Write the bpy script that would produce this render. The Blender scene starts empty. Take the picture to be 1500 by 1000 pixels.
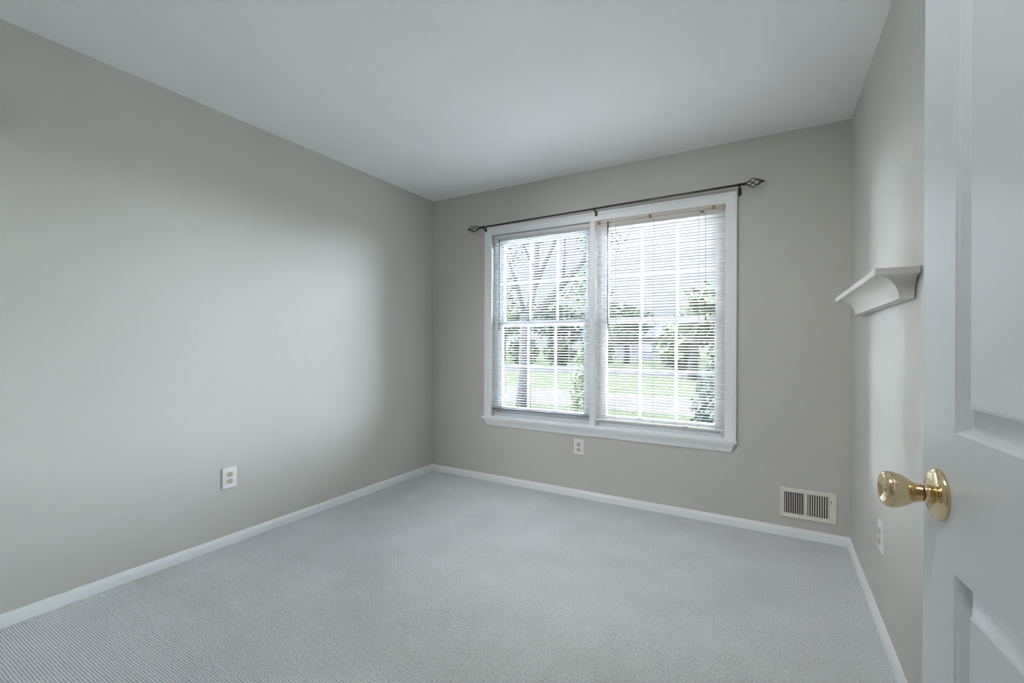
import bpy, bmesh, math, random
from mathutils import Vector, Matrix

random.seed(7)
PI = math.pi
C = bpy.context.scene.collection
scene = bpy.context.scene

# ------------------------------------------------------------------ camera
XL, XR, YB, YR, ZC = -2.681, 0.382, 3.1935, 0.085, 2.44     # room faces
cam_data = bpy.data.cameras.new('camera')
cam = bpy.data.objects.new('camera', cam_data)
C.objects.link(cam)
cam_data.sensor_width = 36.0
cam_data.lens = 36.0 * 661.0 / 1500.0
cam_data.shift_y = 0.0022
cam_data.clip_start = 0.02
cam_data.clip_end = 500
YAW = math.radians(30.07)
cam.matrix_world = (Matrix.Translation((0, 0, 1.15)) @ Matrix.Rotation(YAW, 4, 'Z')
                    @ Matrix.Rotation(PI / 2, 4, 'X') @ Matrix.Rotation(0.0044, 4, 'Z'))
scene.camera = cam

# ------------------------------------------------------------------ world / light / exposure
w = bpy.data.worlds.new('sky')
scene.world = w
w.use_nodes = True
nt = w.node_tree
nt.nodes.clear()
out = nt.nodes.new('ShaderNodeOutputWorld')
bg = nt.nodes.new('ShaderNodeBackground')
sky = nt.nodes.new('ShaderNodeTexSky')
sky.sky_type = 'NISHITA'
sky.sun_disc = False
sky.sun_elevation = math.radians(48)
sky.sun_rotation = math.radians(200)
sky.dust_density = 3.0
sky.air_density = 1.0
# sky strength shaped: bright all round, dimmed in the patch seen through the window
DIM_PATCH, BRIGHT, GLOW = 0.62, 53.0, 320.0
tc = nt.nodes.new('ShaderNodeTexCoord')
sep = nt.nodes.new('ShaderNodeSeparateXYZ')
dot = nt.nodes.new('ShaderNodeVectorMath')
dot.operation = 'DOT_PRODUCT'
dot.inputs[1].default_value = Vector((-0.31, 0.945, 0.10)).normalized()
nt.links.new(tc.outputs['Generated'], dot.inputs[0])
ramp = nt.nodes.new('ShaderNodeMapRange')
ramp.interpolation_type = 'SMOOTHSTEP'
ramp.inputs['From Min'].default_value = 0.925
ramp.inputs['From Max'].default_value = 0.80
ramp.inputs['To Min'].default_value = DIM_PATCH
ramp.inputs['To Max'].default_value = BRIGHT
nt.links.new(dot.outputs['Value'], ramp.inputs['Value'])
mixc = nt.nodes.new('ShaderNodeMix')
mixc.data_type = 'RGBA'
mixc.inputs['Factor'].default_value = 0.9
SKY_CLOUD = (0.86, 0.93, 1.035)
sky_scale = nt.nodes.new('ShaderNodeVectorMath')
sky_scale.operation = 'SCALE'
sky_scale.inputs['Scale'].default_value = 0.12
nt.links.new(sky.outputs['Color'], sky_scale.inputs[0])
nt.links.new(sky_scale.outputs['Vector'], mixc.inputs['A'])
mixc.inputs['B'].default_value = (*SKY_CLOUD, 1)
nt.links.new(mixc.outputs['Result'], bg.inputs['Color'])
# glow added to the far left of the sky to brighten the right wall
glow = nt.nodes.new('ShaderNodeMapRange')
glow.interpolation_type = 'SMOOTHSTEP'
glow.inputs['From Min'].default_value = -0.60
glow.inputs['From Max'].default_value = -0.88
glow.inputs['To Min'].default_value = 0.0
glow.inputs['To Max'].default_value = GLOW
nt.links.new(tc.outputs['Generated'], sep.inputs[0])
nt.links.new(sep.outputs['X'], glow.inputs['Value'])
tot = nt.nodes.new('ShaderNodeMath')
nt.links.new(ramp.outputs['Result'], tot.inputs[0])
nt.links.new(glow.outputs['Result'], tot.inputs[1])
nt.links.new(tot.outputs['Value'], bg.inputs['Strength'])
nt.links.new(bg.outputs['Background'], out.inputs['Surface'])


def lamp(name, kind, loc, rot, energy, color=(1, 1, 1), **kw):
    d = bpy.data.lights.new(name, kind)
    d.energy = energy
    d.color = color
    for k, v in kw.items():
        setattr(d, k, v)
    o = bpy.data.objects.new(name, d)
    o.location = loc
    o.rotation_euler = rot
    C.objects.link(o)
    return o


# sun comes over the house from behind the camera and lights the garden
lamp('sun', 'SUN', (0, -10, 12), (math.radians(42), 0, math.radians(-25)), 28.0, (1.0, 0.97, 0.93), angle=0.02)
# unseen fill lamp added in the hallway behind the doorway
lamp('hall_fill', 'AREA', (0.66, -0.95, 2.40), (0, 0, 0), 8.0, (1.0, 0.99, 0.98), shape='DISK', size=0.5)

# unseen fill light added just inside the doorway above the camera
lamp('room_fill', 'AREA', (-0.31, 0.20, 2.425), (0, 0, 0), 7.0, (1.0, 1.0, 1.0), shape='DISK', size=0.42)

# unseen fill spot added in the near left corner, turned to the window wall
sp = Vector((-2.12, 0.30, 2.41))
aim = Vector((-0.62, 3.19, 0.66)) - sp
lamp('corner_fill', 'SPOT', sp, aim.to_track_quat('-Z', 'Y').to_euler(), 140.0, (1.0, 1.0, 1.0), spot_size=math.radians(70), spot_blend=0.9,
     shadow_soft_size=0.10)

vs = scene.view_settings
vs.view_transform = 'Standard'
vs.look = 'None'
vs.gamma = 1.0
vs.use_curve_mapping = False
vs.exposure = 0.24

cy = scene.cycles
cy.max_bounces = 16
cy.diffuse_bounces = 10
cy.glossy_bounces = 4
cy.transparent_max_bounces = 24
cy.transmission_bounces = 8


# ------------------------------------------------------------------ materials
def mat(name, col, rough=0.5, metal=0.0, bump=None, spec=0.5, var=None, coat=0.0):
    """bump = (scale, strength, distance); var = (scale, amount) for a faint tone variation"""
    m = bpy.data.materials.new(name)
    m.use_nodes = True
    n = m.node_tree.nodes
    l = m.node_tree.links
    b = n['Principled BSDF']
    b.inputs['Base Color'].default_value = (*col, 1)
    b.inputs['Roughness'].default_value = rough
    b.inputs['Metallic'].default_value = metal
    b.inputs['Specular IOR Level'].default_value = spec
    if coat:
        b.inputs['Coat Weight'].default_value = coat
    geo = n.new('ShaderNodeNewGeometry')
    if var:
        nz = n.new('ShaderNodeTexNoise')
        nz.inputs['Scale'].default_value = var[0]
        nz.inputs['Detail'].default_value = 4
        l.new(geo.outputs['Position'], nz.inputs['Vector'])
        mr = n.new('ShaderNodeMapRange')
        mr.inputs['To Min'].default_value = 1 - var[1]
        mr.inputs['To Max'].default_value = 1 + var[1]
        l.new(nz.outputs['Fac'], mr.inputs['Value'])
        mx = n.new('ShaderNodeVectorMath')
        mx.operation = 'SCALE'
        mx.inputs[0].default_value = col
        l.new(mr.outputs['Result'], mx.inputs['Scale'])
        l.new(mx.outputs['Vector'], b.inputs['Base Color'])
    if bump:
        nz = n.new('ShaderNodeTexNoise')
        nz.inputs['Scale'].default_value = bump[0]
        nz.inputs['Detail'].default_value = 3
        l.new(geo.outputs['Position'], nz.inputs['Vector'])
        bp = n.new('ShaderNodeBump')
        bp.inputs['Strength'].default_value = bump[1]
        bp.inputs['Distance'].default_value = bump[2]
        l.new(nz.outputs['Fac'], bp.inputs['Height'])
        l.new(bp.outputs['Normal'], b.inputs['Normal'])
    return m


M = {}
M['wall'] = mat('greige_wall_paint', (0.58, 0.57, 0.535), 0.55, bump=(260, 0.05, 0.002), spec=0.35)
M['ceiling'] = mat('white_ceiling_paint', (0.93, 0.935, 0.94), 0.8, bump=(300, 0.05, 0.002), spec=0.2)
M['trim'] = mat('white_trim_paint', (0.88, 0.91, 0.935), 0.35)
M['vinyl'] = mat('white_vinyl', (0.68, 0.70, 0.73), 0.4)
M['door'] = mat('white_door_paint', (0.75, 0.78, 0.80), 0.30, spec=0.6)
M['hall'] = mat('pale_hall_paint', (0.60, 0.59, 0.56), 0.7)
M['brass'] = mat('polished_brass', (0.78, 0.62, 0.38), 0.12, 1.0)
M['brass_dark'] = mat('brass_shadow_gap', (0.05, 0.035, 0.02), 0.4, 0.5)
M['plate'] = mat('white_plastic', (0.82, 0.83, 0.85), 0.3)
M['almond'] = mat('almond_plastic', (0.62, 0.53, 0.40), 0.35)
M['slot'] = mat('dark_slot', (0.03, 0.022, 0.018), 0.6)
M['screw'] = mat('painted_screw', (0.62, 0.6, 0.56), 0.35, 0.3)
M['vent'] = mat('cream_vent_paint', (0.80, 0.78, 0.71), 0.4, var=(60, 0.04))
M['vent_dark'] = mat('duct_interior', (0.022, 0.018, 0.015), 0.8)
M['shelf'] = mat('off_white_shelf_paint', (0.74, 0.72, 0.68), 0.4, var=(25, 0.03))
M['iron'] = mat('dark_bronze_iron', (0.055, 0.048, 0.042), 0.38, 0.85)
M['iron_rod'] = mat('bronze_rod', (0.11, 0.098, 0.09), 0.32, 0.85)
M['slat_white'] = mat('white_slat_enamel', (0.86, 0.87, 0.88), 0.3)
M['slat_cream'] = mat('cream_slat_enamel', (0.86, 0.84, 0.815), 0.3)
M['headrail'] = mat('white_headrail', (0.70, 0.72, 0.74), 0.35)
M['headrail_beige'] = mat('beige_headrail', (0.52, 0.51, 0.45), 0.4)
M['cream'] = mat('cream_plastic', (0.86, 0.80, 0.68), 0.35)
M['amber'] = mat('yellowed_amber_plastic', (0.42, 0.21, 0.09), 0.3)
M['clearish'] = mat('yellowed_clear_plastic', (0.60, 0.50, 0.42), 0.2)
M['wand'] = mat('smoked_wand_plastic', (0.09, 0.095, 0.11), 0.2)
M['wand_grey'] = mat('grey_wand_plastic', (0.09, 0.105, 0.14), 0.25)
M['cord'] = mat('blind_cord', (0.55, 0.54, 0.52), 0.8)
M['cord_dark'] = mat('dark_cord', (0.16, 0.15, 0.16), 0.8)  # darker cord colour
M['tassel'] = mat('dark_tassel_plastic', (0.10, 0.09, 0.10), 0.4)
M['rail_shade'] = mat('shaded_bottom_rail', (0.20, 0.21, 0.24), 0.35)  # shade put into the bottom rail's colour
M['bark'] = mat('grey_brown_bark', (0.0077, 0.0074, 0.0079), 0.9, bump=(30, 0.6, 0.02), var=(12, 0.25), spec=0.0)
M['leaf_spring'] = mat('spring_leaf', (0.0120, 0.0147, 0.0087), 0.6, var=(3, 0.3), spec=0.0)
M['leaf_mid'] = mat('mid_green_leaf', (0.0082, 0.0099, 0.0068), 0.6, var=(3, 0.3), spec=0.0)
M['leaf_blue'] = mat('blue_green_leaf', (0.0077, 0.0096, 0.0087), 0.6, var=(4, 0.3), spec=0.0)
M['grass'] = mat('lawn_grass', (0.0090, 0.0101, 0.0068), 0.9, bump=(40, 0.5, 0.03), var=(1.3, 0.25), spec=0.0)
M['path'] = mat('pale_concrete', (0.0116, 0.0107, 0.0105), 0.9, var=(5, 0.08), spec=0.0)
M['bounce_slab'] = mat('bounce_slab_concrete', (0.33, 0.325, 0.32), 0.9, var=(4, 0.06), spec=0.0)
M['asphalt'] = mat('grey_asphalt', (0.0082, 0.0082, 0.0087), 0.9, var=(6, 0.1), spec=0.0)
M['siding'] = mat('grey_blue_siding', (0.0120, 0.0126, 0.0153), 0.7, spec=0.0)
M['roof'] = mat('dark_shingle', (0.0087, 0.0087, 0.0104), 0.9, var=(20, 0.2), spec=0.0)
M['house_glass'] = mat('dark_house_glass', (0.02, 0.022, 0.026), 0.5, spec=0.0)


def glass_mat():
    m = bpy.data.materials.new('window_glass')
    m.use_nodes = True
    n = m.node_tree.nodes
    l = m.node_tree.links
    n.clear()
    o = n.new('ShaderNodeOutputMaterial')
    mx = n.new('ShaderNodeMixShader')
    tr = n.new('ShaderNodeBsdfTransparent')
    tr.inputs['Color'].default_value = (0.95, 0.97, 0.96, 1)
    gl = n.new('ShaderNodeBsdfGlossy')
    gl.inputs['Roughness'].default_value = 0.02
    fr = n.new('ShaderNodeFresnel')
    fr.inputs['IOR'].default_value = 1.3
    l.new(fr.outputs['Fac'], mx.inputs['Fac'])
    l.new(tr.outputs['BSDF'], mx.inputs[1])
    l.new(gl.outputs['BSDF'], mx.inputs[2])
    l.new(mx.outputs['Shader'], o.inputs['Surface'])
    return m


M['glass'] = glass_mat()


def carpet_mat():
    m = bpy.data.materials.new('grey_loop_carpet')
    m.use_nodes = True
    n = m.node_tree.nodes
    l = m.node_tree.links
    b = n['Principled BSDF']
    b.inputs['Roughness'].default_value = 0.95
    b.inputs['Specular IOR Level'].default_value = 0.1
    b.inputs['Sheen Weight'].default_value = 0.25
    b.inputs['Sheen Roughness'].default_value = 0.6
    geo = n.new('ShaderNodeNewGeometry')
    # soft wander of the rows
    nz = n.new('ShaderNodeTexNoise')
    nz.inputs['Scale'].default_value = 5.0
    nz.inputs['Detail'].default_value = 3
    l.new(geo.outputs['Position'], nz.inputs['Vector'])
    sub = n.new('ShaderNodeVectorMath')
    sub.operation = 'SUBTRACT'
    sub.inputs[1].default_value = (0.5, 0.5, 0.5)
    l.new(nz.outputs['Color'], sub.inputs[0])
    sc = n.new('ShaderNodeVectorMath')
    sc.operation = 'SCALE'
    sc.inputs['Scale'].default_value = 0.0045
    l.new(sub.outputs['Vector'], sc.inputs[0])
    add = n.new('ShaderNodeVectorMath')
    add.operation = 'ADD'
    l.new(geo.outputs['Position'], add.inputs[0])
    l.new(sc.outputs['Vector'], add.inputs[1])
    wv = n.new('ShaderNodeTexWave')
    wv.wave_type = 'BANDS'
    wv.bands_direction = 'Y'
    wv.inputs['Scale'].default_value = 0.314 / 0.0082
    wv.inputs['Distortion'].default_value = 0.0
    l.new(add.outputs['Vector'], wv.inputs['Vector'])
    loop = n.new('ShaderNodeTexNoise')
    loop.inputs['Scale'].default_value = 125.0
    loop.inputs['Detail'].default_value = 2
    l.new(geo.outputs['Position'], loop.inputs['Vector'])
    h = n.new('ShaderNodeMath')
    h.operation = 'MULTIPLY_ADD'
    l.new(loop.outputs['Fac'], h.inputs[0])
    h.inputs[1].default_value = 1.9
    l.new(wv.outputs['Fac'], h.inputs[2])
    bp = n.new('ShaderNodeBump')
    bp.inputs['Strength'].default_value = 0.8
    bp.inputs['Distance'].default_value = 0.004
    l.new(h.outputs['Value'], bp.inputs['Height'])
    l.new(bp.outputs['Normal'], b.inputs['Normal'])
    # yarn tone with crevice shade painted between loops, plus faint large mottling
    fl = n.new('ShaderNodeMapRange')
    fl.inputs['From Min'].default_value = 0.35
    fl.inputs['From Max'].default_value = 1.9
    fl.inputs['To Min'].default_value = 0.0
    fl.inputs['To Max'].default_value = 1.0
    l.new(h.outputs['Value'], fl.inputs['Value'])
    mot = n.new('ShaderNodeTexNoise')
    mot.inputs['Scale'].default_value = 3.5
    mot.inputs['Detail'].default_value = 5
    l.new(geo.outputs['Position'], mot.inputs['Vector'])
    cr = n.new('ShaderNodeMix')
    cr.data_type = 'RGBA'
    cr.inputs['A'].default_value = (0.38, 0.395, 0.42, 1)
    cr.inputs['B'].default_value = (0.94, 0.955, 0.98, 1)
    l.new(fl.outputs['Result'], cr.inputs['Factor'])
    mr = n.new('ShaderNodeMapRange')
    mr.inputs['From Min'].default_value = 0.3
    mr.inputs['From Max'].default_value = 0.7
    mr.inputs['To Min'].default_value = 0.94
    mr.inputs['To Max'].default_value = 1.05
    l.new(mot.outputs['Fac'], mr.inputs['Value'])
    mu = n.new('ShaderNodeVectorMath')
    mu.operation = 'SCALE'
    l.new(cr.outputs['Result'], mu.inputs[0])
    l.new(mr.outputs['Result'], mu.inputs['Scale'])
    l.new(mu.outputs['Vector'], b.inputs['Base Color'])
    return m


M['carpet'] = carpet_mat()


# ------------------------------------------------------------------ mesh helpers
def box(bm, x0, x1, y0, y1, z0, z1, mtx=None):
    vsn = [bm.verts.new((x, y, z)) for x in (x0, x1) for y in (y0, y1) for z in (z0, z1)]
    if mtx is not None:
        for v in vsn:
            v.co = mtx @ v.co
    for f in ((0, 1, 3, 2), (4, 6, 7, 5), (0, 4, 5, 1), (2, 3, 7, 6), (0, 2, 6, 4), (1, 5, 7, 3)):
        bm.faces.new([vsn[i] for i in f])
    return vsn


def prism(bm, prof_a, prof_b):
    """solid between two matching closed profiles (lists of 3-D points)"""
    a = [bm.verts.new(p) for p in prof_a]
    b = [bm.verts.new(p) for p in prof_b]
    n = len(a)
    for i in range(n):
        j = (i + 1) % n
        bm.faces.new((a[i], a[j], b[j], b[i]))
    bm.faces.new(a[::-1])
    bm.faces.new(b)


def tube(bm, pts, r, seg=10, cap=True):
    pts = [Vector(p) for p in pts]
    rr = r if isinstance(r, (list, tuple)) else [r] * len(pts)
    rings = []
    up = Vector((0, 0, 1))
    t0 = (pts[1] - pts[0]).normalized()
    if abs(t0.dot(up)) > 0.9:
        up = Vector((0, 1, 0))
    u = t0.cross(up).normalized()
    for i, p in enumerate(pts):
        if i == 0:
            t = pts[1] - pts[0]
        elif i == len(pts) - 1:
            t = pts[-1] - pts[-2]
        else:
            t = pts[i + 1] - pts[i - 1]
        t.normalize()
        u = (u - t * u.dot(t)).normalized()
        v = t.cross(u)
        rings.append([bm.verts.new(p + (u * math.cos(2 * PI * k / seg) + v * math.sin(2 * PI * k / seg)) * rr[i])
                      for k in range(seg)])
    for a, b in zip(rings[:-1], rings[1:]):
        for k in range(seg):
            j = (k + 1) % seg
            bm.faces.new((a[k], a[j], b[j], b[k]))
    if cap:
        bm.faces.new(rings[0][::-1])
        bm.faces.new(rings[-1])


def lathe(bm, prof, origin, axis, seg=40):
    """prof = [(radius, distance along axis)]"""
    ax = Vector(axis).normalized()
    up = Vector((0, 0, 1)) if abs(ax.z) < 0.9 else Vector((0, 1, 0))
    u = ax.cross(up).normalized()
    v = ax.cross(u)
    o = Vector(origin)
    rings = []
    for r, d in prof:
        if r < 1e-6:
            rings.append([bm.verts.new(o + ax * d)])
        else:
            rings.append([bm.verts.new(o + ax * d + (u * math.cos(2 * PI * k / seg) + v * math.sin(2 * PI * k / seg)) * r)
                          for k in range(seg)])
    for a, b in zip(rings[:-1], rings[1:]):
        for k in range(seg):
            j = (k + 1) % seg
            if len(a) == 1 and len(b) == 1:
                continue
            if len(a) == 1:
                bm.faces.new((a[0], b[j], b[k]))
            elif len(b) == 1:
                bm.faces.new((a[k], a[j], b[0]))
            else:
                bm.faces.new((a[k], a[j], b[j], b[k]))


def obj(name, bm, m, parent=None, bevel=0.0, smooth=False, seg=2):
    bmesh.ops.recalc_face_normals(bm, faces=bm.faces)
    me = bpy.data.meshes.new(name)
    bm.to_mesh(me)
    bm.free()
    me.materials.append(m)
    o = bpy.data.objects.new(name, me)
    C.objects.link(o)
    if parent is not None:
        o.parent = parent
        o.matrix_parent_inverse = Matrix.Translation(parent.location).inverted()
    if smooth:
        for p in me.polygons:
            p.use_smooth = True
    if bevel:
        md = o.modifiers.new('bevel', 'BEVEL')
        md.width = bevel
        md.segments = seg
        md.limit_method = 'ANGLE'
    return o


def nb():
    return bmesh.new()


def boxes(name, m, lst, parent=None, bevel=0.0):
    bm = nb()
    for b in lst:
        box(bm, *b)
    return obj(name, bm, m, parent, bevel)


def tag(o, label, cat, group=None):
    o['label'] = label
    o['category'] = cat
    if group:
        o['group'] = group
    return o


def thing(name, label, cat, loc=(0, 0, 0), group=None):
    o = bpy.data.objects.new(name, None)
    o.empty_display_size = 0.05
    C.objects.link(o)
    o.location = loc
    return tag(o, label, cat, group)


def struct(o, label=None, cat=None):
    o['kind'] = 'structure'
    if label:
        o['label'] = label
    if cat:
        o['category'] = cat
    return o


def struct_empty(name, loc, label, cat):
    o = bpy.data.objects.new(name, None)
    o.empty_display_size = 0.05
    C.objects.link(o)
    o.location = loc
    return struct(o, label, cat)


# ------------------------------------------------------------------ room shell
T = 0.12                                     # wall thickness
WX0, WX1, WZ0, WZ1 = -2.042, -0.268, 0.545, 2.055     # window opening
YO = YB + 0.15                               # outer face of the window wall
DX0, DX1, DZ = -0.545, 0.288, 2.04           # doorway in the rear wall
YRB = YR - 0.115

struct(boxes('floor', M['carpet'], [(XL - T, XR + T, YR - 0.115, YO, -0.1, 0.0)]),
       'grey loop-pile carpet floor with fine ribbed rows', 'floor')
struct(boxes('ceiling', M['ceiling'], [(XL - T, XR + T, YRB, YO, ZC, ZC + 0.12)]),
       'smooth white painted ceiling', 'ceiling')
struct(boxes('wall_left', M['wall'], [(XL - T, XL, YRB, YO, 0, ZC)]),
       'long plain greige wall on the left side of the room', 'wall')
struct(boxes('wall_right', M['wall'], [(XR, XR + T, YRB, YO, 0, ZC)]),
       'greige wall on the right carrying the small shelf', 'wall')
bm = nb()
box(bm, XL, WX0, YB, YO, 0, ZC)
box(bm, WX1, XR, YB, YO, 0, ZC)
box(bm, WX0, WX1, YB, YO, 0, WZ0 - 0.002)
box(bm, WX0, WX1, YB, YO, WZ1, ZC)
struct(obj('wall_back', bm, M['wall']), 'greige window wall at the far end of the room', 'wall')
bm = nb()
box(bm, XL, DX0, YRB, YR, 0, ZC)
box(bm, DX1, XR, YRB, YR, 0, ZC)
box(bm, DX0, DX1, YRB, YR, DZ, ZC)
struct(obj('wall_rear', bm, M['wall']), 'wall with the doorway behind the camera', 'wall')

# hallway behind the doorway
HX0, HX1, HY = -1.35, 0.95, -1.45
struct(boxes('floor_hall', M['carpet'], [(HX0 - T, HX1 + T, HY - T, YRB, -0.1, 0.0)]), 'hallway carpet', 'floor')
struct(boxes('ceiling_hall', M['ceiling'], [(HX0 - T, HX1 + T, HY - T, YRB, ZC, ZC + 0.12)]), 'hallway ceiling', 'ceiling')
struct(boxes('wall_hall', M['hall'], [(HX0 - T, HX0, HY - T, YRB, 0, ZC), (HX1, HX1 + T, HY - T, YRB, 0, ZC),
                                      (HX0, HX1, HY - T, HY, 0, ZC),
                                      (XR + T, HX1 + T, YRB, YRB + T, 0, ZC)]), 'hallway walls', 'wall')


# baseboards: profile (offset from wall, height)
BB = [(0, 0), (0.0125, 0), (0.0125, 0.034), (0.011, 0.040), (0.0075, 0.047), (0.006, 0.052), (0, 0.055)]


def baseboard(name, a, b, nrm, label):
    """a, b: ends on the wall line at floor; mitred along the two walls"""
    bm = nb()
    a = Vector(a)
    b = Vector(b)
    n = Vector(nrm)
    t = (b - a).normalized()
    prism(bm, [a + n * o + t * o + Vector((0, 0, h)) for o, h in BB],
          [b + n * o - t * o + Vector((0, 0, h)) for o, h in BB])
    return struct(obj(name, bm, M['trim']), label, 'baseboard')


baseboard('baseboard_left', (XL, YR, 0), (XL, YB, 0), (1, 0, 0), 'white baseboard along the left wall')
baseboard('baseboard_back', (XL, YB, 0), (XR, YB, 0), (0, -1, 0), 'white baseboard under the window wall')
baseboard('baseboard_right', (XR, YB, 0), (XR, YR, 0), (-1, 0, 0), 'white baseboard along the right wall')

# ------------------------------------------------------------------ window trim
# casing (mitred flat boards with a raised outer bead)
CW = 0.068
bm = nb()


def casing_board(bm, p_in0, p_in1, p_out0, p_out1):
    """p = (x, z) inner and outer ends; profile steps across the width"""
    prof = [(0.0, 0.0), (0.0, 0.010), (0.10, 0.013), (0.62, 0.015), (0.70, 0.020), (0.95, 0.020), (1.0, 0.016), (1.0, 0.0)]

    def ring(pi, po):
        return [Vector((pi[0] + (po[0] - pi[0]) * s, YB - d, pi[1] + (po[1] - pi[1]) * s)) for s, d in prof]
    prism(bm, ring(p_in0, p_out0), ring(p_in1, p_out1))


casing_board(bm, (WX0, WZ0), (WX0, WZ1), (WX0 - CW, WZ0), (WX0 - CW, WZ1 + CW))
casing_board(bm, (WX0, WZ1), (WX1, WZ1), (WX0 - CW, WZ1 + CW), (WX1 + CW, WZ1 + CW))
casing_board(bm, (WX1, WZ1), (WX1, WZ0), (WX1 + CW, WZ1 + CW), (WX1 + CW, WZ0))
struct(obj('trim_1', bm, M['trim']), 'white moulded casing around the double window', 'window trim')

MX0, MX1 = -1.179, -1.137
bm = nb()
box(bm, MX0, MX1, YB - 0.012, YB + 0.088, WZ0, WZ1)
struct(obj('trim_2', bm, M['trim'], bevel=0.002), 'white mullion post between the two windows', 'window trim')

bm = nb()
box(bm, -2.118, -0.196, YB - 0.045, YB, WZ0 - 0.020, WZ0)
box(bm, WX0, WX1, YB, YB + 0.09, WZ0 - 0.020, WZ0)
struct(obj('trim_3', bm, M['trim'], bevel=0.004), 'white window stool projecting under the double window', 'window sill')

# apron: cove that tapers back to the wall, with raked ends
AP = [(0.0, 0.0), (0.036, 0.0), (0.036, -0.010), (0.033, -0.012), (0.024, -0.026), (0.017, -0.042), (0.014, -0.056), (0.010, -0.060), (0.0, -0.060)]
za = WZ0 - 0.020
bm = nb()


def apron_ring(x, sgn):
    return [Vector((x + sgn * (-dz) * 0.32, YB - dy, za + dz)) for dy, dz in AP]


prism(bm, apron_ring(-2.100, 1), apron_ring(-0.210, -1))
struct(obj('trim_4', bm, M['trim']), 'white coved apron moulding under the window stool', 'window trim')


# ------------------------------------------------------------------ windows (double hung, grilled)
def make_window(name, x0, x1, label):
    root = struct_empty(name, ((x0 + x1) / 2, YB + 0.09, WZ0), label, 'window')
    ya, yb = YB + 0.045, YO - 0.005
    zb, zt = WZ0, WZ1
    f = 0.030
    # outer vinyl frame with jamb liners
    bm = nb()
    box(bm, x0, x0 + f, ya, yb, zb, zt)
    box(bm, x1 - f, x1, ya, yb, zb, zt)
    box(bm, x0 + f, x1 - f, ya, yb, zt - f, zt)
    box(bm, x0 + f, x1 - f, ya, yb, zb, zb + 0.026)
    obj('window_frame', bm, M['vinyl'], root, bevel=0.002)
    zmid = 1.322

    def sash(nm, z0, z1, y0, y1, bot, top):
        s = 0.036
        bm = nb()
        a, b = x0 + f + 0.001, x1 - f - 0.001
        box(bm, a, a + s, y0, y1, z0, z1)
        box(bm, b - s, b, y0, y1, z0, z1)
        box(bm, a + s, b - s, y0, y1, z0, z0 + bot)
        box(bm, a + s, b - s, y0, y1, z1 - top, z1)
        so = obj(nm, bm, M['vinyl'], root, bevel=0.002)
        gx0, gx1, gz0, gz1 = a + s, b - s, z0 + bot, z1 - top
        ym = (y0 + y1) / 2
        bm = nb()
        for i in (1, 2):
            gx = gx0 + (gx1 - gx0) * i / 3
            box(bm, gx - 0.009, gx + 0.009, ym - 0.007, ym + 0.003, gz0, gz1)
        gz = (gz0 + gz1) / 2
        box(bm, gx0, gx1, ym - 0.0065, ym + 0.0025, gz - 0.009, gz + 0.009)
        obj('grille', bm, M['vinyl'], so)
        bm = nb()
        box(bm, gx0 - 0.004, gx1 + 0.004, ym + 0.005, ym + 0.008, gz0 - 0.004, gz1 + 0.004)
        obj('pane', bm, M['glass'], so)
        return so
    lo = sash('lower_sash', zb + 0.027, zmid + 0.018, ya + 0.008, ya + 0.036, 0.050, 0.034)
    sash('upper_sash', zmid - 0.020, zt - f - 0.001, ya + 0.042, ya + 0.070, 0.036, 0.036)
    # two cam locks on the meeting rail
    for t in (0.36, 0.70):
        bm = nb()
        lx = x0 + (x1 - x0) * t
        box(bm, lx - 0.024, lx + 0.024, ya + 0.010, ya + 0.030, zmid + 0.018, zmid + 0.024)
        box(bm, lx - 0.016, lx + 0.010, ya + 0.004, ya + 0.022, zmid + 0.024, zmid + 0.032)
        obj('sash_lock', bm, M['wand_grey'], root, bevel=0.002)
    return root


make_window('window_1', WX0, MX0, 'left double-hung white vinyl window with grilles')
make_window('window_2', MX1, WX1, 'right double-hung white vinyl window with grilles')


# ------------------------------------------------------------------ mini blinds
def slats_bm(x0, x1, ztop, zbot, yc, tilt, pitch, depth=0.025, jit=0.0, sag=0.0, zr=None):
    """tilt > 0: outer edge lower.  Slats are thin crowned strips."""
    bm = nb()
    n = int((ztop - zbot) / pitch)
    K = 4
    for i in range(n):
        z = ztop - (i + 0.5) * (ztop - zbot) / n
        tl = tilt + random.uniform(-jit, jit)
        dz = random.uniform(-1, 1) * jit * 0.02
        skew = random.uniform(-1, 1) * jit * 0.03
        if zr:
            skew += zr * (i / n) ** 6
        prof = []
        for k in range(K + 1):
            s = k / K - 0.5
            yy = s * depth
            hh = 0.0022 * (1 - (2 * s) ** 2)
            prof.append((yy * math.cos(tl) + hh * math.sin(tl), -yy * math.sin(tl) + hh * math.cos(tl)))
        th = 0.0005
        loop = prof + [(y, h - th) for y, h in reversed(prof)]
        a = [Vector((x0, yc + y, z + h + dz - skew)) for y, h in loop]
        b = [Vector((x1, yc + y, z + h + dz + skew)) for y, h in loop]
        prism(bm, a, b)
    return bm


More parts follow.
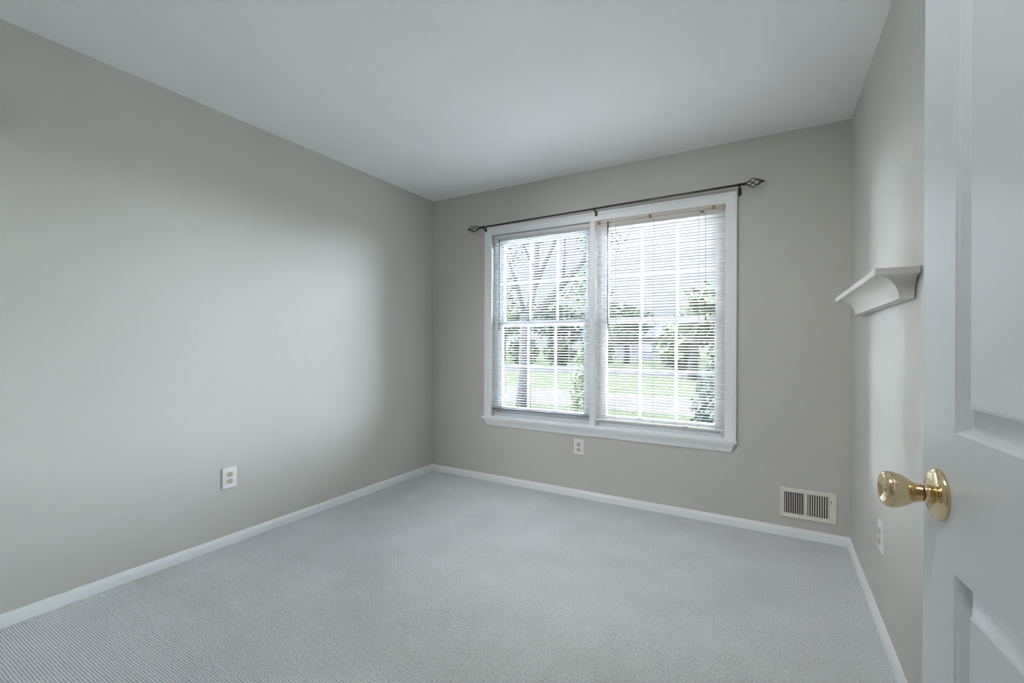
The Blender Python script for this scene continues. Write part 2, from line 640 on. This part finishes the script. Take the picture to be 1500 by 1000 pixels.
# left blind: white, hung inside the frame, slats almost level, bottom rail a little crooked
LB = thing('mini_blind', 'white horizontal mini blind on the left window, its bottom rail darkened for shade and slightly crooked', 'blind',
           ((WX0 + MX0) / 2, YB + 0.018, WZ1))
lx0, lx1, ly = WX0 + 0.003, MX0 - 0.003, YB + 0.018
boxes('headrail', M['headrail'], [(lx0, lx1, ly - 0.013, ly + 0.013, 2.022, 2.052)], LB, 0.002)
bm = nb()
for k in range(5):
    zz = 2.020 - k * 0.0045
    box(bm, lx0 + 0.002, lx1 - 0.002, ly - 0.0125, ly + 0.0125, zz - 0.0025, zz)
obj('valance_slats', bm, M['slat_white'], LB)
obj('slats', slats_bm(lx0 + 0.002, lx1 - 0.002, 1.994, 0.624, ly, math.radians(7), 0.0202, jit=0.03), M['slat_white'], LB)
bm = nb()
prism(bm, [(lx0 + 0.001, ly + y, z) for y, z in ((-0.013, 0.600), (0.013, 0.600), (0.013, 0.612), (-0.013, 0.612))],
      [(lx1 + 0.001, ly + y, z) for y, z in ((-0.013, 0.604), (0.013, 0.604), (0.013, 0.616), (-0.013, 0.616))])
obj('bottom_rail', bm, M['rail_shade'], LB, bevel=0.003)
for x in (-1.905, -1.672, -1.355):
    bm = nb()
    for yy in (-0.0135, 0.0135):
        box(bm, x - 0.0007, x + 0.0007, ly + yy - 0.0006, ly + yy + 0.0006, 0.606, 2.022)
    obj('ladder_cord', bm, M['cord'], LB)
bm = nb()
tube(bm, [(-1.976, YB + 0.000, 2.014), (-1.974, YB - 0.002, 1.6), (-1.972, YB - 0.003, 1.262)], 0.0040, 6)
obj('tilt_wand', bm, M['wand_grey'], LB)

# right blind: cream, metal brackets showing, slats tilted so less shows through
RB = thing('mini_blind', 'cream horizontal mini blind on the right window with amber brackets along its top rail', 'blind',
           ((MX1 + WX1) / 2, YB + 0.010, WZ1))
rx0, rx1, ry = MX1 - 0.002, WX1 - 0.003, YB + 0.012
bm = nb()
box(bm, rx0, rx1, ry - 0.010, ry + 0.013, 2.024, 2.050)
obj('headrail', bm, M['headrail_beige'], RB)
bm = nb()
box(bm, rx0, rx1, ry - 0.0135, ry - 0.010, 2.046, 2.053)
box(bm, rx0, rx1, ry - 0.0135, ry - 0.010, 2.021, 2.026)
obj('headrail_lip', bm, M['cream'], RB)
for i, (x, wd) in enumerate(((-1.118, 0.026), (-0.744, 0.018), (-0.338, 0.018))):
    bm = nb()
    box(bm, x - wd / 2, x + wd / 2, ry - 0.017, ry - 0.009, 2.026, 2.050)
    box(bm, x - wd / 2 + 0.003, x + wd / 2 - 0.003, ry - 0.0185, ry - 0.0165, 2.034, 2.056)
    obj('bracket', bm, M['amber'], RB, bevel=0.0015)
bm = nb()
box(bm, rx1 - 0.034, rx1, ry - 0.016, ry - 0.013, 2.020, 2.058)
box(bm, rx1 - 0.003, rx1, ry - 0.016, ry + 0.013, 2.020, 2.058)
box(bm, rx1 - 0.034, rx1 - 0.030, ry - 0.018, ry - 0.013, 2.020, 2.058)
obj('end_bracket', bm, M['clearish'], RB, bevel=0.001)
bm = nb()
box(bm, rx0 - 0.010, rx0 + 0.012, ry - 0.016, ry - 0.0135, 2.020, 2.058)
obj('end_bracket', bm, M['cream'], RB, bevel=0.001)
bm = nb()
for k in range(5):
    zz = 2.020 - k * 0.0050
    box(bm, rx0 + 0.001, rx1 - 0.001, ry - 0.0125, ry + 0.0125, zz - 0.0030, zz)
obj('valance_slats', bm, M['slat_cream'], RB)
obj('slats', slats_bm(rx0 + 0.001, rx1 - 0.001, 1.994, 0.608, ry, math.radians(14), 0.0195, jit=0.05), M['slat_cream'], RB)
bm = nb()
box(bm, rx0, rx1, ry - 0.013, ry + 0.013, 0.590, 0.602)
obj('bottom_rail', bm, M['slat_cream'], RB, bevel=0.003)
bm = nb()
box(bm, -0.530, -0.490, ry - 0.0150, ry - 0.0125, 0.590, 0.603)
obj('rail_clip', bm, M['clearish'], RB)
for x in (-0.988, -0.720, -0.428):
    bm = nb()
    for yy in (-0.0138, 0.0138):
        box(bm, x - 0.0007, x + 0.0007, ry + yy - 0.0006, ry + yy + 0.0006, 0.596, 2.022)
    obj('ladder_cord', bm, M['cord_dark'], RB)
bm = nb()
tube(bm, [(-1.044, YB - 0.012, 2.040), (-1.043, YB - 0.010, 1.7), (-1.041, YB - 0.010, 1.258)], 0.0042, 6)
obj('tilt_wand', bm, M['wand'], RB)
bm = nb()
tube(bm, [(-0.386, YB - 0.008, 2.022), (-0.384, YB - 0.009, 1.60), (-0.383, YB - 0.010, 1.335)], 0.0011, 6)
lc = obj('lift_cord', bm, M['cord_dark'], RB)
bm = nb()
lathe(bm, [(0.0, 0.0), (0.002, 0.0), (0.005, 0.020), (0.0055, 0.026), (0.0, 0.026)], (-0.383, YB - 0.010, 1.337), (0, 0, -1), 12)
obj('tassel', bm, M['tassel'], lc)
bm = nb()
box(bm, -0.420, -0.396, ry - 0.020, ry - 0.013, 2.018, 2.026)
obj('cord_lock', bm, M['tassel'], RB)

# ------------------------------------------------------------------ curtain rod
ROD_L, ROD_R, ROD_M = Vector((-2.116, YB - 0.060, 2.121)), Vector((-0.168, YB - 0.060, 2.144)), Vector((-1.06, YB - 0.060, 2.1335))
CR = thing('curtain_rod', 'thin dark bronze curtain rod with twisted cage finials above the window', 'curtain rod', (-1.14, YB - 0.06, 2.132))
bm = nb()
tube(bm, [ROD_L, ROD_M + Vector((0.05, 0, 0.0006))], 0.0058, 14)
obj('inner_rod', bm, M['iron'], CR, smooth=True)
bm = nb()
tube(bm, [ROD_M, ROD_R], 0.0078, 14)
obj('outer_rod', bm, M['iron_rod'], CR, smooth=True)


def finial(p, d, length, rad, name='finial'):
    d = Vector(d).normalized()
    u = Vector((0, 0, 1))
    v = d.cross(u).normalized()
    u = v.cross(d)
    bm = nb()
    lathe(bm, [(0.0, -0.002), (0.0075, -0.001), (0.0095, 0.006), (0.0085, 0.013), (0.0045, 0.017), (0.0045, 0.021), (0.0, 0.021)], p, d, 16)
    n = 26
    for w_ in range(4):
        pts = []
        for i in range(n + 1):
            t = i / n
            a = w_ * PI / 2 + t * PI * 1.0 + 0.5
            r = 0.0025 + rad * math.sin(PI * t) ** 0.85
            pts.append(Vector(p) + d * (0.017 + t * (length - 0.030)) + (u * math.cos(a) + v * math.sin(a)) * r)
        tube(bm, pts, 0.0030, 8)
    lathe(bm, [(0.0, length - 0.018), (0.0065, length - 0.016), (0.0075, length - 0.008), (0.005, length - 0.001), (0.0, length)], p, d, 14)
    return obj(name, bm, M['iron'], CR, smooth=True)


DR = (ROD_R - ROD_L).normalized()
finial(ROD_R, DR, 0.118, 0.0225)
finial(ROD_L, -DR, 0.140, 0.0225)


def rod_bracket(x, ywall, zc, drop):
    """plate on the wall or casing, arm out to the rod, cup under it"""
    bm = nb()
    zrod = ROD_L.z + (ROD_R.z - ROD_L.z) * (x - ROD_L.x) / (ROD_R.x - ROD_L.x)
    yr = YB - 0.060
    box(bm, x - 0.0095, x + 0.0095, ywall - 0.004, ywall, zc - drop, zc + 0.012)
    box(bm, x - 0.0050, x + 0.0050, yr - 0.004, ywall - 0.003, zrod - 0.016, zrod - 0.010)
    n = 10
    ring = []
    for i in range(n + 1):
        a = PI + PI * i / n
        ring.append((math.cos(a), math.sin(a)))
    for (c0, s0), (c1, s1) in zip(ring[:-1], ring[1:]):
        prism(bm, [(x - 0.006, yr + c0 * 0.0085, zrod + s0 * 0.0085), (x - 0.006, yr + c1 * 0.0085, zrod + s1 * 0.0085),
                   (x - 0.006, yr + c1 * 0.0115, zrod + s1 * 0.0115), (x - 0.006, yr + c0 * 0.0115, zrod + s0 * 0.0115)],
              [(x + 0.006, yr + c0 * 0.0085, zrod + s0 * 0.0085), (x + 0.006, yr + c1 * 0.0085, zrod + s1 * 0.0085),
               (x + 0.006, yr + c1 * 0.0115, zrod + s1 * 0.0115), (x + 0.006, yr + c0 * 0.0115, zrod + s0 * 0.0115)])
    for s in (-1, 1):
        box(bm, x - 0.006, x + 0.006, yr + s * 0.0085 - (0.003 if s < 0 else 0), yr + s * 0.0085 + (0.003 if s > 0 else 0), zrod, zrod + 0.006)
    return obj('rod_bracket', bm, M['iron'], CR, bevel=0.001)


rod_bracket(-2.095, YB - 0.019, 2.108, 0.018)
rod_bracket(-1.128, YB - 0.019, 2.112, 0.024)
rod_bracket(-0.186, YB, 2.128, 0.036)

# ------------------------------------------------------------------ wall outlets
def outlet(label, centre, n, t):
    """n: normal into the room, t: horizontal direction along the wall"""
    c = Vector(centre)
    n = Vector(n)
    t = Vector(t)
    root = thing('wall_outlet', label, 'outlet', c, 'duplex wall outlets')
    mt = Matrix((t.to_4d(), n.to_4d(), Vector((0, 0, 1, 0)), (0, 0, 0, 1))).transposed()
    mt = Matrix.Translation(c) @ Matrix(((t.x, n.x, 0, 0), (t.y, n.y, 0, 0), (t.z, n.z, 1, 0), (0, 0, 0, 1)))
    bm = nb()
    # plate with bevelled rim
    rings = [(0.041, 0.059, 0.0), (0.041, 0.059, 0.003), (0.0375, 0.0555, 0.0065)]
    rv = [[bm.verts.new(mt @ Vector((sx * a, d, sz * b))) for sx, sz in ((-1, -1), (1, -1), (1, 1), (-1, 1))] for a, b, d in rings]
    for p, q in zip(rv[:-1], rv[1:]):
        for k in range(4):
            bm.faces.new((p[k], p[(k + 1) % 4], q[(k + 1) % 4], q[k]))
    bm.faces.new(rv[-1])
    bm.faces.new(rv[0][::-1])
    obj('cover_plate', bm, M['plate'], root)
    for sz in (-1, 1):
        bm = nb()
        zc = sz * 0.0195
        pts = []
        for i in range(28):
            a = 2 * PI * i / 28
            pts.append((0.0172 * math.cos(a), max(-0.0135, min(0.0135, 0.0172 * math.sin(a)))))
        prism(bm, [mt @ Vector((x, 0.0060, zc + z)) for x, z in pts], [mt @ Vector((x, 0.0085, zc + z)) for x, z in pts])
        r = obj('receptacle', bm, M['almond'], root)
        bm = nb()
        box(bm, -0.0078, -0.0054, 0.0084, 0.0090, zc - 0.001, zc + 0.0085, mt)
        box(bm, 0.0054, 0.0078, 0.0084, 0.0090, zc - 0.000, zc + 0.0075, mt)
        lathe(bm, [(0.0, 0.0), (0.0031, 0.0), (0.0031, 0.0006), (0.0, 0.0006)], mt @ Vector((0, 0.0084, zc - 0.0075)), n, 12)
        obj('slots', bm, M['slot'], r)
    bm = nb()
    lathe(bm, [(0.0, 0.0), (0.0034, 0.0), (0.0030, 0.0012), (0.0, 0.0016)], mt @ Vector((0, 0.0064, 0)), n, 14)
    obj('screw', bm, M['screw'], root)
    return root


outlet('white duplex outlet low on the left wall', (XL, 1.420, 0.380), (1, 0, 0), (0, 1, 0))
outlet('white duplex outlet under the window sill on the far wall', (-1.262, YB, 0.376), (0, -1, 0), (1, 0, 0))
outlet('white duplex outlet on the right wall below the brass knob', (XR, 2.328, 0.378), (-1, 0, 0), (0, -1, 0))

# ------------------------------------------------------------------ air register
VX0, VX1, VZ0, VZ1 = 0.040, 0.320, 0.114, 0.292
AV = thing('air_register', 'cream metal air register with vertical louvers low on the far wall', 'vent', ((VX0 + VX1) / 2, YB, VZ0))
ox0, ox1, oz0, oz1 = VX0 + 0.021, VX1 - 0.036, VZ0 + 0.026, VZ1 - 0.024
om = (ox0 + ox1) / 2 - 0.002
bm = nb()
yf = YB - 0.010
for (a, b, c0, d0) in ((VX0, ox0, VZ0, VZ1), (ox1, VX1, VZ0, VZ1), (ox0, ox1, VZ0, oz0), (ox0, ox1, oz1, VZ1), (om - 0.008, om + 0.008, oz0, oz1)):
    box(bm, a, b, yf + 0.003, yf + 0.0050, c0, d0)
# rolled rim back to the wall
rim = [(0.0, 0.0), (0.0, 0.006), (0.004, 0.0102), (0.009, 0.0102), (0.011, 0.007), (0.011, 0.005)]
for p0, p1, dr0, dr1 in (((VX0, VZ0), (VX1, VZ0), (1, 1), (-1, 1)), ((VX1, VZ0), (VX1, VZ1), (-1, 1), (-1, -1)),
                         ((VX1, VZ1), (VX0, VZ1), (-1, -1), (1, -1)), ((VX0, VZ1), (VX0, VZ0), (1, -1), (1, 1))):
    prism(bm, [Vector((p0[0] + dr0[0] * s, YB - d, p0[1] + dr0[1] * s)) for s, d in rim],
          [Vector((p1[0] + dr1[0] * s, YB - d, p1[1] + dr1[1] * s)) for s, d in rim])
obj('register_frame', bm, M['vent'], AV)
boxes('duct_backing', M['vent_dark'], [(ox0, ox1, YB - 0.0012, YB - 0.0002, oz0, oz1)], AV)
for (a, b, sgn) in ((ox0, om - 0.008, 1), (om + 0.008, ox1, -1)):
    bm = nb()
    n = 9
    for i in range(n):
        x = a + (b - a) * (i + 0.62) / n
        mt = Matrix.Translation((x, YB - 0.0045, 0)) @ Matrix.Rotation(math.radians(38 * sgn), 4, 'Z')
        box(bm, -0.0030, 0.0030, -0.0005, 0.0005, oz0, oz1, mt)
    obj('louvers', bm, M['vent'], AV)
bm = nb()
box(bm, ox1 + 0.0085, ox1 + 0.0120, yf + 0.0018, yf + 0.0032, oz1 - 0.045, oz1 - 0.020)
obj('damper_slot', bm, M['slot'], AV)
bm = nb()
box(bm, ox1 + 0.0092, ox1 + 0.0113, yf - 0.004, yf + 0.002, oz1 - 0.042, oz1 - 0.034)
obj('damper_lever', bm, M['screw'], AV)
for x, z in ((VX0 + 0.012, (VZ0 + VZ1) / 2 - 0.002), (VX1 - 0.013, (VZ0 + VZ1) / 2 - 0.004)):
    bm = nb()
    lathe(bm, [(0.0, 0.0), (0.0042, 0.0), (0.0034, 0.0015), (0.0, 0.002)], (x, yf + 0.0032, z), (0, -1, 0), 14)
    obj('screw', bm, M['screw'], AV)

# ------------------------------------------------------------------ cove shelf on the right wall
SH = thing('wall_shelf', 'small white crown-moulding ledge shelf mounted on the right wall', 'shelf', (XR, 2.30, 1.297))
sy0, sy1 = 1.768, 2.795
xb = XR - 0.003
# slab with fascia
bm = nb()
box(bm, xb - 0.108, xb, sy0, sy1, 1.366, 1.388)
obj('top_board', bm, M['shelf'], SH, bevel=0.0015)
# cove body: rings shrink from the slab to the small bottom, mitred on three sides
bm = nb()
N = 14
rings = []
ex0, ey = 0.098, 0.008          # projection at the top
ex1 = 0.037                     # projection at the bottom
zt, zb_ = 1.366, 1.297
for i in range(N + 1):
    a = (PI / 2) * i / N
    s = math.sin(a)             # 0 .. 1, concave quarter
    c_ = 1 - math.cos(a)
    pr = ex0 - (ex0 - ex1) * s
    z = zt - (zt - zb_) * c_
    ins = ey + (0.062) * s
    rings.append([bm.verts.new((xb, sy0 + ins, z)), bm.verts.new((xb - pr, sy0 + ins, z)),
                  bm.verts.new((xb - pr, sy1 - ins, z)), bm.verts.new((xb, sy1 - ins, z))])
for p, q in zip(rings[:-1], rings[1:]):
    for k in range(4):
        bm.faces.new((p[k], p[(k + 1) % 4], q[(k + 1) % 4], q[k]))
bm.faces.new(rings[0])
bm.faces.new(rings[-1][::-1])
obj('cove_moulding', bm, M['shelf'], SH)

# ------------------------------------------------------------------ six-panel door, standing open
DA = math.radians(5.5)
P0 = Vector((0.202, 0.926, 0))
dv = Vector((math.sin(DA), -math.cos(DA), 0))      # from the free edge to the hinges
dn = Vector((-math.cos(DA), -math.sin(DA), 0))     # towards the room
DW, DT, DH0, DH1 = 0.838, 0.035, 0.012, 2.030
DM = Matrix(((dv.x, dn.x, 0, P0.x), (dv.y, dn.y, 0, P0.y), (0, 0, 1, 0), (0, 0, 0, 1)))   # local: u along, v out, z up (v = 0 is the seen face)
hinge = P0 + dv * DW
DR_ = struct_empty('door_1', (hinge.x, hinge.y, 0.012), 'white six-panel door standing open along the right wall', 'door')
stile, mull = 0.102, 0.100
pw = (DW - 2 * stile - mull) / 2
rows = [(0.24, 0.843), (1.032, 1.640), (1.755, 1.915)]
us = [(stile, stile + pw), (stile + pw + mull, DW - stile)]
bm = nb()
box(bm, 0, stile, -DT, 0, DH0, DH1, DM)
box(bm, DW - stile, DW, -DT, 0, DH0, DH1, DM)
zs = [DH0] + [z for r in rows for z in r] + [DH1]
for i in range(0, len(zs), 2):
    box(bm, stile, DW - stile, -DT, 0, zs[i], zs[i + 1], DM)
for z0, z1 in rows:
    box(bm, stile + pw, stile + pw + mull, -DT, 0, z0, z1, DM)
bmesh.ops.remove_doubles(bm, verts=bm.verts, dist=1e-5)
obj('door_slab', bm, M['door'], DR_)
STEPS = [(0.0, 0.0), (0.0008, -0.0030), (0.0030, -0.0042), (0.0080, -0.0150), (0.0115, -0.0155), (0.0360, -0.0050), (0.0375, -0.0018), (0.0410, -0.0014)]
for z0, z1 in rows:
    for u0, u1 in us:
        bm = nb()
        fr = []
        bk = []
        for o, d in STEPS:
            fr.append([bm.verts.new(DM @ Vector((u, d, z))) for u, z in ((u0 + o, z0 + o), (u1 - o, z0 + o), (u1 - o, z1 - o), (u0 + o, z1 - o))])
            bk.append([bm.verts.new(DM @ Vector((u, -DT - d, z))) for u, z in ((u0 + o, z0 + o), (u1 - o, z0 + o), (u1 - o, z1 - o), (u0 + o, z1 - o))])
        for side in (fr, bk):
            for p, q in zip(side[:-1], side[1:]):
                for k in range(4):
                    bm.faces.new((p[k], p[(k + 1) % 4], q[(k + 1) % 4], q[k]))
            bm.faces.new(side[-1])
        for k in range(4):
            bm.faces.new((fr[0][k], fr[0][(k + 1) % 4], bk[0][(k + 1) % 4], bk[0][k]))
        obj('raised_panel', bm, M['door'], DR_)
# knobs on both faces
KU, KZ = 0.056, 0.936


def knob(side):
    v0 = 0.0 if side > 0 else -DT
    o = DM @ Vector((KU, v0, KZ))
    n = dn * side
    bm = nb()
    lathe(bm, [(0.0, 0.0), (0.0365, 0.0), (0.0368, 0.003), (0.0345, 0.0062), (0.0300, 0.0082), (0.0150, 0.0096), (0.0, 0.0100)], o, n, 56)
    ro = obj('rosette', bm, M['brass'], DR_, smooth=True)
    ro['label'] = 'round polished brass rosette'
    bm = nb()
    lathe(bm, [(0.0, 0.008), (0.0135, 0.008), (0.0135, 0.0175), (0.0128, 0.0185), (0.0112, 0.0187), (0.0112, 0.0205),
               (0.0128, 0.0207), (0.0134, 0.0220), (0.0140, 0.0270), (0.0172, 0.0330), (0.0222, 0.0410), (0.0252, 0.0490),
               (0.0262, 0.0560), (0.0255, 0.0615), (0.0232, 0.0652), (0.0205, 0.0660), (0.0182, 0.0652), (0.0140, 0.0632), (0.0070, 0.0618), (0.0, 0.0615)], o, n, 56)
    kn = obj('door_knob', bm, M['brass'], DR_, smooth=True)
    kn['label'] = 'polished brass tulip door knob'
    bm = nb()
    lathe(bm, [(0.0, 0.0183), (0.0117, 0.0183), (0.0117, 0.0209), (0.0, 0.0209)], o, n, 32)
    obj('neck_gap', bm, M['brass_dark'], kn)
    bm = nb()
    lathe(bm, [(0.0, 0.0612), (0.0032, 0.0612), (0.0028, 0.0632), (0.0, 0.0636)], o, n, 20)
    obj('lock_button', bm, M['brass'], kn)


knob(1)
# latch plate on the free edge
boxes_bm = nb()
box(boxes_bm, -0.0012, 0.0, -DT / 2 - 0.0125, -DT / 2 + 0.0125, KZ - 0.028, KZ + 0.028, DM)
obj('latch_plate', boxes_bm, M['brass'], DR_)
# hinges on the jamb side
for hz in (0.25, 1.02, 1.80):
    bm = nb()
    hp = P0 + dv * (DW + 0.004) + dn * 0.004
    tube(bm, [(hp.x, hp.y, hz - 0.045), (hp.x, hp.y, hz + 0.045)], 0.006, 12)
    obj('hinge', bm, M['brass'], DR_)


# ceiling rings added around the two unseen fill lamps (behind and above the camera)
def fitting(x, y, r, label):
    root = struct_empty('added_fitting', (x, y, ZC), label, 'added fill light')
    bm = nb()
    lathe(bm, [(r, 0.0), (r + 0.022, 0.0), (r + 0.020, 0.016), (r + 0.008, 0.022), (r, 0.018), (r, 0.0)], (x, y, ZC), (0, 0, -1), 40)
    obj('fitting_ring', bm, M['trim'], root, smooth=False)


fitting(-0.31, 0.20, 0.222, 'added ring around the unseen fill light just inside the doorway')
fitting(-2.12, 0.30, 0.120, 'added ring around the unseen fill spot in the near left corner')

# ------------------------------------------------------------------ garden outside
GZ = -0.25
struct(boxes('lawn', M['grass'], [(-90, 60, YO + 0.02, 120, GZ - 0.2, GZ)]), 'green lawn outside the window', 'lawn')
struct(boxes('foundation', M['siding'], [(XL - T, XR + T, YO - 0.05, YO, GZ, -0.1)]), 'house foundation below the window', 'wall')
struct(boxes('walkway', M['path'], [(-60, 40, 9.4, 12.6, GZ, GZ + 0.012)]), 'pale concrete walk across the lawn', 'path')
struct(boxes('bounce_slab', M['bounce_slab'], [(-6.5, 4.0, YO + 0.03, 7.2, GZ, GZ + 0.02)]), 'added pale slab outside the window, bouncing light up into the room', 'bounce_slab')  # unseen slab added to bounce daylight up to the ceiling
struct(boxes('road', M['asphalt'], [(-90, 60, 20.0, 24.5, GZ, GZ + 0.01)]), 'grey road beyond the lawn', 'road')


def leaf_cloud(bm, centre, rad, n, size, shell=0.35):
    c = Vector(centre)
    for _ in range(n):
        d = Vector((random.gauss(0, 1), random.gauss(0, 1), random.gauss(0, 1))).normalized()
        r = random.uniform(shell, 1.0) ** 0.6
        p = c + Vector((d.x * rad[0], d.y * rad[1], d.z * rad[2])) * r
        a = Vector((random.gauss(0, 1), random.gauss(0, 1), random.gauss(0, 1))).normalized()
        b = a.orthogonal().normalized()
        s = size * random.uniform(0.6, 1.3)
        q = a.cross(b)
        vv = [bm.verts.new(p + b * s), bm.verts.new(p + q * s * 0.5), bm.verts.new(p - b * s), bm.verts.new(p - q * s * 0.5)]
        bm.faces.new(vv)


# forked tree close to the left window
TR = thing('forked_tree', 'forked grey-trunked tree with pale spring leaves outside the left window', 'tree', (-4.3, 7.91, GZ))
bm = nb()
tube(bm, [(-4.32, 7.91, GZ - 0.05), (-4.30, 7.91, 0.5), (-4.29, 7.92, 1.2), (-4.28, 7.93, 1.75)], [0.16, 0.115, 0.105, 0.115], 12)
obj('trunk', bm, M['bark'], TR, smooth=True)
BR = [[(-4.28, 7.93, 1.65), (-4.19, 7.97, 1.95), (-4.10, 8.02, 2.56), (-4.08, 8.04, 3.38), (-4.2, 8.1, 4.6)],
      [(-4.28, 7.93, 1.60), (-3.98, 8.09, 1.88), (-3.63, 8.30, 2.36), (-3.31, 8.48, 2.77), (-2.95, 8.7, 3.5), (-2.7, 8.9, 4.4)],
      [(-4.29, 7.92, 1.70), (-4.40, 7.85, 2.22), (-4.54, 7.77, 2.69), (-4.85, 7.6, 3.5)],
      [(-4.15, 7.99, 2.20), (-3.95, 8.12, 2.75), (-3.80, 8.19, 3.10), (-3.5, 8.35, 3.9)],
      [(-3.63, 8.30, 2.36), (-3.60, 8.30, 3.0), (-3.62, 8.32, 3.9)],
      [(-4.10, 8.02, 2.56), (-4.40, 8.1, 3.1), (-4.75, 8.2, 3.9)],
      [(-3.31, 8.48, 2.77), (-2.95, 8.5, 2.95), (-2.55, 8.6, 3.3)]]
BW = [0.085, 0.095, 0.05, 0.055, 0.035, 0.035, 0.03]
for pts, r in zip(BR, BW):
    bm = nb()
    n = len(pts)
    tube(bm, pts, [r * (1 - 0.65 * i / (n - 1)) for i in range(n)], 10)
    obj('branch', bm, M['bark'], TR, smooth=True)
bm = nb()
for c_, r_, n_ in (((-4.75, 7.7, 2.15), (0.42, 0.45, 0.55), 340), ((-4.95, 7.9, 3.2), (0.6, 0.6, 0.7), 420), ((-3.25, 8.6, 2.25), (0.55, 0.5, 0.42), 300),
                   ((-3.7, 8.3, 4.3), (1.5, 1.3, 0.9), 1100), ((-3.0, 8.8, 3.3), (0.6, 0.6, 0.5), 260), ((-4.3, 8.2, 3.6), (0.8, 0.8, 0.5), 260)):
    leaf_cloud(bm, c_, r_, n_, 0.05, 0.1)
obj('foliage', bm, M['leaf_spring'], TR)


def shrub(name, label, cat, loc, rad, n, size, m, group=None):
    root = thing(name, label, cat, (loc[0], loc[1], GZ), group)
    bm = nb()
    for k in range(5):
        a = 2 * PI * k / 5
        tube(bm, [(loc[0] + 0.04 * math.cos(a), loc[1] + 0.04 * math.sin(a), GZ - 0.03),
                  (loc[0] + rad[0] * 0.4 * math.cos(a), loc[1] + rad[1] * 0.4 * math.sin(a), GZ + rad[2] * 1.2)], [0.02, 0.008], 6)
    obj('stems', bm, M['bark'], root)
    bm = nb()
    leaf_cloud(bm, (loc[0], loc[1], GZ + rad[2] + 0.05), rad, n, size, 0.3)
    obj('foliage', bm, m, root)
    return root


shrub('shrub', 'blue-green shrub outside the lower right corner of the right window', 'shrub', (-0.52, 5.55), (0.30, 0.35, 0.60), 900, 0.045, M['leaf_blue'])
shrub('shrub', 'bright green shrub seen beside the mullion through the left window', 'shrub', (-2.18, 5.75), (0.20, 0.30, 0.62), 600, 0.040, M['leaf_spring'])


def far_tree(label, loc, h, rad, m, n=900):
    root = thing('tree', label, 'tree', (loc[0], loc[1], GZ), 'trees beyond the lawn')
    bm = nb()
    tube(bm, [(loc[0], loc[1], GZ - 0.1), (loc[0] + 0.1, loc[1], GZ + h * 0.45), (loc[0], loc[1], GZ + h * 0.8)], [0.22, 0.16, 0.06], 8)
    obj('trunk', bm, M['bark'], root, smooth=True)
    bm = nb()
    for k in range(4):
        a = random.uniform(0, 2 * PI)
        leaf_cloud(bm, (loc[0] + math.cos(a) * rad * 0.45, loc[1] + math.sin(a) * rad * 0.45, GZ + h * (0.45 + 0.14 * k)),
                   (rad * 0.8, rad * 0.8, h * 0.2), n // 4, 0.22, 0.2)
    obj('foliage', bm, m, root)
    return root


far_tree('bushy pale green tree across the road, farthest left through the left window', (-19.4, 32.0), 5.0, 2.1, M['leaf_spring'])
far_tree('mid green tree across the road behind the forked trunk', (-14.1, 32.0), 4.6, 2.0, M['leaf_mid'])
far_tree('low green tree across the road behind the mullion', (-9.1, 32.0), 4.2, 1.9, M['leaf_mid'])
far_tree('slim trunked tree on the grass at the right of the right window', (-2.80, 19.2), 3.6, 1.3, M['leaf_spring'], 500)
far_tree('dark green tree across the road at the right edge of the right window', (-1.6, 30.0), 3.6, 2.4, M['leaf_mid'])

for bx, by, br in ((-18.9, 25.5, 1.5), (-16.4, 25.6, 1.35), (-13.9, 25.5, 1.5), (-11.4, 25.6, 1.4), (-8.9, 25.5, 1.45), (-4.4, 25.6, 1.2), (-1.9, 25.5, 1.35)):
    hb = thing('bush', 'low green bush in the row along the far side of the road', 'bush', (bx, by, GZ), 'bushes across the road')
    bm = nb()
    leaf_cloud(bm, (bx, by, GZ + br * 0.62), (1.08, 0.75, br * 0.66), 620, 0.16, 0.15)
    obj('foliage', bm, M['leaf_mid'], hb)
    bm = nb()
    for k in range(4):
        a = PI * k / 2
        tube(bm, [(bx + 0.1 * math.cos(a), by + 0.1 * math.sin(a), GZ - 0.05), (bx + br * 0.4 * math.cos(a), by + br * 0.3 * math.sin(a), GZ + br * 0.8)], [0.05, 0.02], 6)
    obj('stems', bm, M['bark'], hb)

HS = thing('house', 'low grey-blue house across the road seen through the right window', 'house', (-9.2, 41, GZ))
boxes('house_wall', M['siding'], [(-12.4, -6.2, 40.5, 46, GZ, 1.75)], HS)
bm = nb()
prism(bm, [(-12.8, 40.0, 1.72), (-12.8, 46.5, 1.72), (-12.8, 43.2, 3.1)], [(-5.8, 40.0, 1.72), (-5.8, 46.5, 1.72), (-5.8, 43.2, 3.1)])
obj('house_roof', bm, M['roof'], HS)
for x in (-11.4, -9.6, -7.6):
    boxes('house_window', M['house_glass'], [(x - 0.4, x + 0.4, 40.46, 40.5, 0.45, 1.35)], HS)
